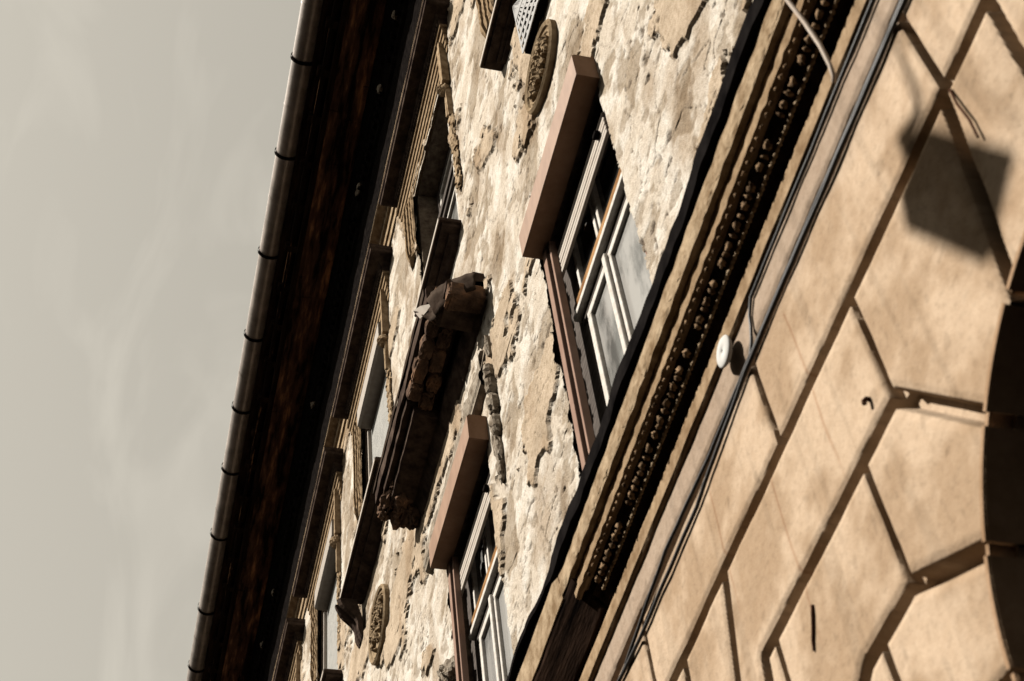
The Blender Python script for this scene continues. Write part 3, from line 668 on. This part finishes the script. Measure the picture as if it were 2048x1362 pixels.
for c in (AX[0] + SH, AX[1] + SH):
    t = empty('arched_window', (c, 0, AZ)); t.parent = bld; t.location = Vector((c, 0, AZ)) - bld.location
    pth = [(c + AR, -1.6)] + [(c + AR * math.cos(q), AZ + AR * math.sin(q)) for q in np.linspace(0, math.pi, 60)] + [(c - AR, -1.6)]
    def strip(sub, gap):
        m = MB(); rows = []
        for x, z in sub:
            n_ = Vector((x - c, 0, z - AZ)).normalized() if z >= AZ else Vector((1 if x > c else -1, 0, 0))
            g_ = 0.03 if gap else 0.0
            rows.append([(x + n_.x * (.03 + g_), 0.030 - g_, z + n_.z * (.03 + g_)), (x + n_.x * (.022 + g_), 0.040 - g_, z + n_.z * (.022 + g_)), (x + n_.x * (.004 + g_), 0.038 - g_, z + n_.z * (.004 + g_)), (x - n_.x * .002 + n_.x * g_, 0.025 - g_, z - n_.z * .002 + n_.z * g_), (x + n_.x * g_, -0.55, z + n_.z * g_)])
        m.grid(rows); return m
    cuts = [-90, -12, 8, 28, 48, 67, 92, 113, 132, 152, 172, 192, 270]
    for i in range(len(cuts) - 1):
        q0, q1 = cuts[i] + (1.1 if i else 0), cuts[i + 1] - 1.1
        pt = lambda q: (c + AR * math.cos(math.radians(q)), AZ + AR * math.sin(math.radians(q))) if 0 <= q <= 180 else (c + math.copysign(AR, math.cos(math.radians(q))), AZ - 1.9 * (-q if q < 0 else q - 180) / 35)
        if i in (0, len(cuts) - 2): continue
        strip([pt(q0 + (q1 - q0) * k / 8) for k in range(9)], False).build('arch_reveal', M['voussoir'], t, smooth=False)
    for q in cuts[1:-1]:
        if 0 < q < 180: strip([pt(q - 1.1), pt(q), pt(q + 1.1)], True).build('arch_joint', M['voussoir'], t)
    f = MB(); rows = []
    for x, z in pth:
        k = 1 - 0.10 / AR
        rows.append([(c + (x - c), -0.40, AZ + (z - AZ)), (c + (x - c) * k, -0.40, AZ + (z - AZ) * k if z > AZ else z), (c + (x - c) * k, -0.5, AZ + (z - AZ) * k if z > AZ else z)])
    f.grid(rows); f.box(c - 0.04, c + 0.04, -0.5, -0.405, -1.6, AZ + AR - 0.1); f.box(c - AR + .1, c - .042, -0.5, -0.41, AZ - .05, AZ + .05); f.box(c + .042, c + AR - .1, -0.5, -0.41, AZ - .05, AZ + .05)
    f.build('arch_frame', M['dark_wood'], t)
    p = MB(); p.add([(x, -0.46, z) for x, z in pth], [tuple(range(len(pth)))]); p.build('pane', M['dark_glass'], t)
# masonry body behind the facade skins
m = MB(); m.box(2.0, 62, -9, -0.62, -1.6, 23.0); m.box(2.9, 34, -0.61, -0.56, 6.4, 22.9); m.build('masonry_core', M['room'], bld)

# ------------------------------------------------------------------ loose things on the facade
def cable(name, pts, r, mat, label, cat='cable', seed=0, fine=0.08, wav=0.004):
    P = [Vector(p) for p in pts]; out = []
    for i in range(len(P) - 1):
        n = max(1, int((P[i + 1] - P[i]).length / fine))
        for k in range(n):
            p = P[i].lerp(P[i + 1], k / n); out.append(p + Vector((0, wav * nz(len(out) * .3, seed), wav * 1.5 * nz(len(out) * .21, seed + 1))))
    out.append(P[-1])
    m = MB(); m.tube(out, r, 8); o = m.build(name, mat, None, smooth=True)
    return tag(o, label, cat, 'black cables below the carved cornice' if mat is M['cable'] else None)
cable('cable', [(1.6, .048, 6.04), (2.52, .048, 6.04), (3.97, .048, 6.06), (4.59, .048, 6.06), (5.15, .048, 6.0), (5.5, .048, 5.96), (6.6, .048, 5.96), (7.2, .048, 6.0), (9, .048, 6.0)], 0.0115, M['cable'], 'thick black cable lying along the upper joint of the tan blocks', seed=1)
cable('cable', [(1.6, .045, 6.066), (2.6, .045, 6.07), (4.6, .045, 6.08), (5.2, .045, 6.07), (6.0, .05, 6.10), (6.9, .05, 5.99), (9, .05, 6.03)], 0.011, M['cable'], 'thin black cable swinging away from the thick one above the tan blocks', seed=3)
cable('cable', [(1.8, .046, 6.352), (3.11, .046, 6.352), (3.88, .046, 6.352), (4.33, .046, 6.352), (4.40, .045, 6.28), (4.42, .045, 6.22), (4.46, .045, 6.14), (4.52, .045, 6.08)], 0.009, M['cable'], 'black cable under the cornice fillet dropping towards the white round cap', seed=5)
cable('cable', [(2.617, .50, 6.35), (2.621, .49, 6.236), (2.62, .46, 6.025), (2.633, .43, 5.851), (2.656, .41, 5.721), (2.676, .40, 5.663), (2.70, .395, 5.655)], 0.011, M['pale_cable'], 'short pale cable dangling free in front of the carved cornice near the top', seed=7, wav=0.001)
m = MB(); n = 28; rows = []
for y, r in ((0.032, 0.075), (0.045, 0.090), (0.055, 0.092), (0.062, 0.084), (0.064, 0.014), (0.058, 0.009)):
    rows.append([(4.68 + r * math.cos(2 * math.pi * i / n), y + 0.035, 6.315 + r * math.sin(2 * math.pi * i / n)) for i in range(n)])
m.grid(rows, True); m.add(rows[-1], [tuple(range(n))])
tag(m.build('junction_cap', M['cap'], None, smooth=True), 'white round junction cap below the carved cornice', 'junction cap')
m = MB(); m.tube([(4.70, .034, 4.53), (4.715, .038, 4.49), (4.75, .038, 4.43), (4.78, .038, 4.39), (4.80, .034, 4.35)], 0.009, 6)
tag(m.build('iron_rod', M['rust'], None), 'thin rusty iron rod on a plain tan block', 'rod')
m = MB(); m.tube([(3.76, .02, 4.87), (3.76, .05, 4.87), (3.765, .06, 4.86), (3.77, .06, 4.845)], 0.012, 8)
tag(m.build('wall_hook', M['rust'], None), 'small rusty hook between two dark joints of the tan blocks', 'hook')
m = MB(); m.tube([(2.50, .04, 5.36), (2.50, .05, 5.24), (2.49, .05, 5.10), (2.50, .05, 4.98)], 0.006, 6)
tag(m.build('loose_wire', M['rust'], None), 'thin brown wire end hanging below the joint near the shadow', 'wire')

# white fan-shaped lattice under the nearest sill
lg = empty('lattice_grille', (6.0, 0.0, 12.95))
tag(lg, 'white fan-shaped lattice grille over black panels that stand for shade, under the nearest upper sill', 'grille')
m = MB(); ap = Vector((6.22, 0.21, 13.42)); A_ = Vector((6.45, 0.10, 12.97)); B_ = Vector((5.93, 0.10, 12.95)); C_ = Vector((5.50, 0.05, 12.98))
def ribbon(p0, p1, w0, w1, nrm):
    d = (p1 - p0).normalized(); q = d.cross(nrm).normalized()
    fr_ = [p0 - q * w0, p0 + q * w0, p1 + q * w1, p1 - q * w1]; bk_ = [p - nrm * 0.008 for p in fr_]
    m.add(fr_ + bk_, [(0, 1, 2, 3), (7, 6, 5, 4), (0, 4, 5, 1), (1, 5, 6, 2), (2, 6, 7, 3), (3, 7, 4, 0)])
for P0, P1 in ((A_, B_), (B_, C_)):
    nrm = (P0 - ap).cross(P1 - ap).normalized()
    if nrm.y < 0: nrm = -nrm
    for i in range(6): ribbon(ap, P0.lerp(P1, i / 5), 0.010, 0.017, nrm)
    for t in (0.30, 0.50, 0.68, 0.85, 1.0): ribbon(ap.lerp(P0, t) + nrm * .003, ap.lerp(P1, t) + nrm * .003, 0.018, 0.018, nrm)
m.build('lattice', M['white_metal'], lg)
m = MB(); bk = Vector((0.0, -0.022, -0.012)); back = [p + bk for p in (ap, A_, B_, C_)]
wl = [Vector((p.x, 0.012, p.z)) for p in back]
m.add(back + wl, [(0, 1, 2), (0, 2, 3), (1, 5, 6, 2), (2, 6, 7, 3), (0, 4, 5, 1), (0, 3, 7, 4)]); m.build('backing', M['room'], lg)  # black panels stand in for the shade behind the lattice

# lamp slung over the street (out of the picture; its shadow falls on the tan blocks)
la = empty('street_lamp', (4.05, 6.5, 11.5))
tag(la, 'grey box street lamp slung on a wire over the street', 'street lamp')
off = Vector((0.2, 1.0, 1.0)) * 6.5
poly = [(2.74, 5.42), (2.42, 4.70), (2.78, 4.52), (3.07, 5.18), (3.0, 5.36)]
m = MB(); n = len(poly)
fr = [(x + off.x, 6.38, z + off.z - .12) for x, z in poly]; bk = [(x + off.x, 6.62, z + off.z + .12) for x, z in poly]
m.add(fr + bk, [tuple(range(n)), tuple(range(2 * n - 1, n - 1, -1))] + [(i, i + n, (i + 1) % n + n, (i + 1) % n) for i in range(n)])
m.build('lamp_housing', M['lamp'], la)
m = MB(); m.tube([(2.86 + off.x, 6.5, 5.30 + off.z), (2.84 + off.x, 6.5, 5.52 + off.z), (2.70 + off.x, 6.5, 5.50 + off.z), (2.66 + off.x, 6.5, 5.60 + off.z), (2.6 + off.x, 6.5, 6.1 + off.z)], [0.07, 0.075, 0.03, 0.022, 0.006], 8); m.build('lamp_hanger', M['lamp'], la)
m = MB(); m.tube([(2.6 + off.x, 0.02, 6.35 + off.z), (2.6 + off.x, 6.5, 6.1 + off.z), (2.6 + off.x, 14, 6.5 + off.z)], 0.005, 6); m.build('span_wire', M['iron'], la)
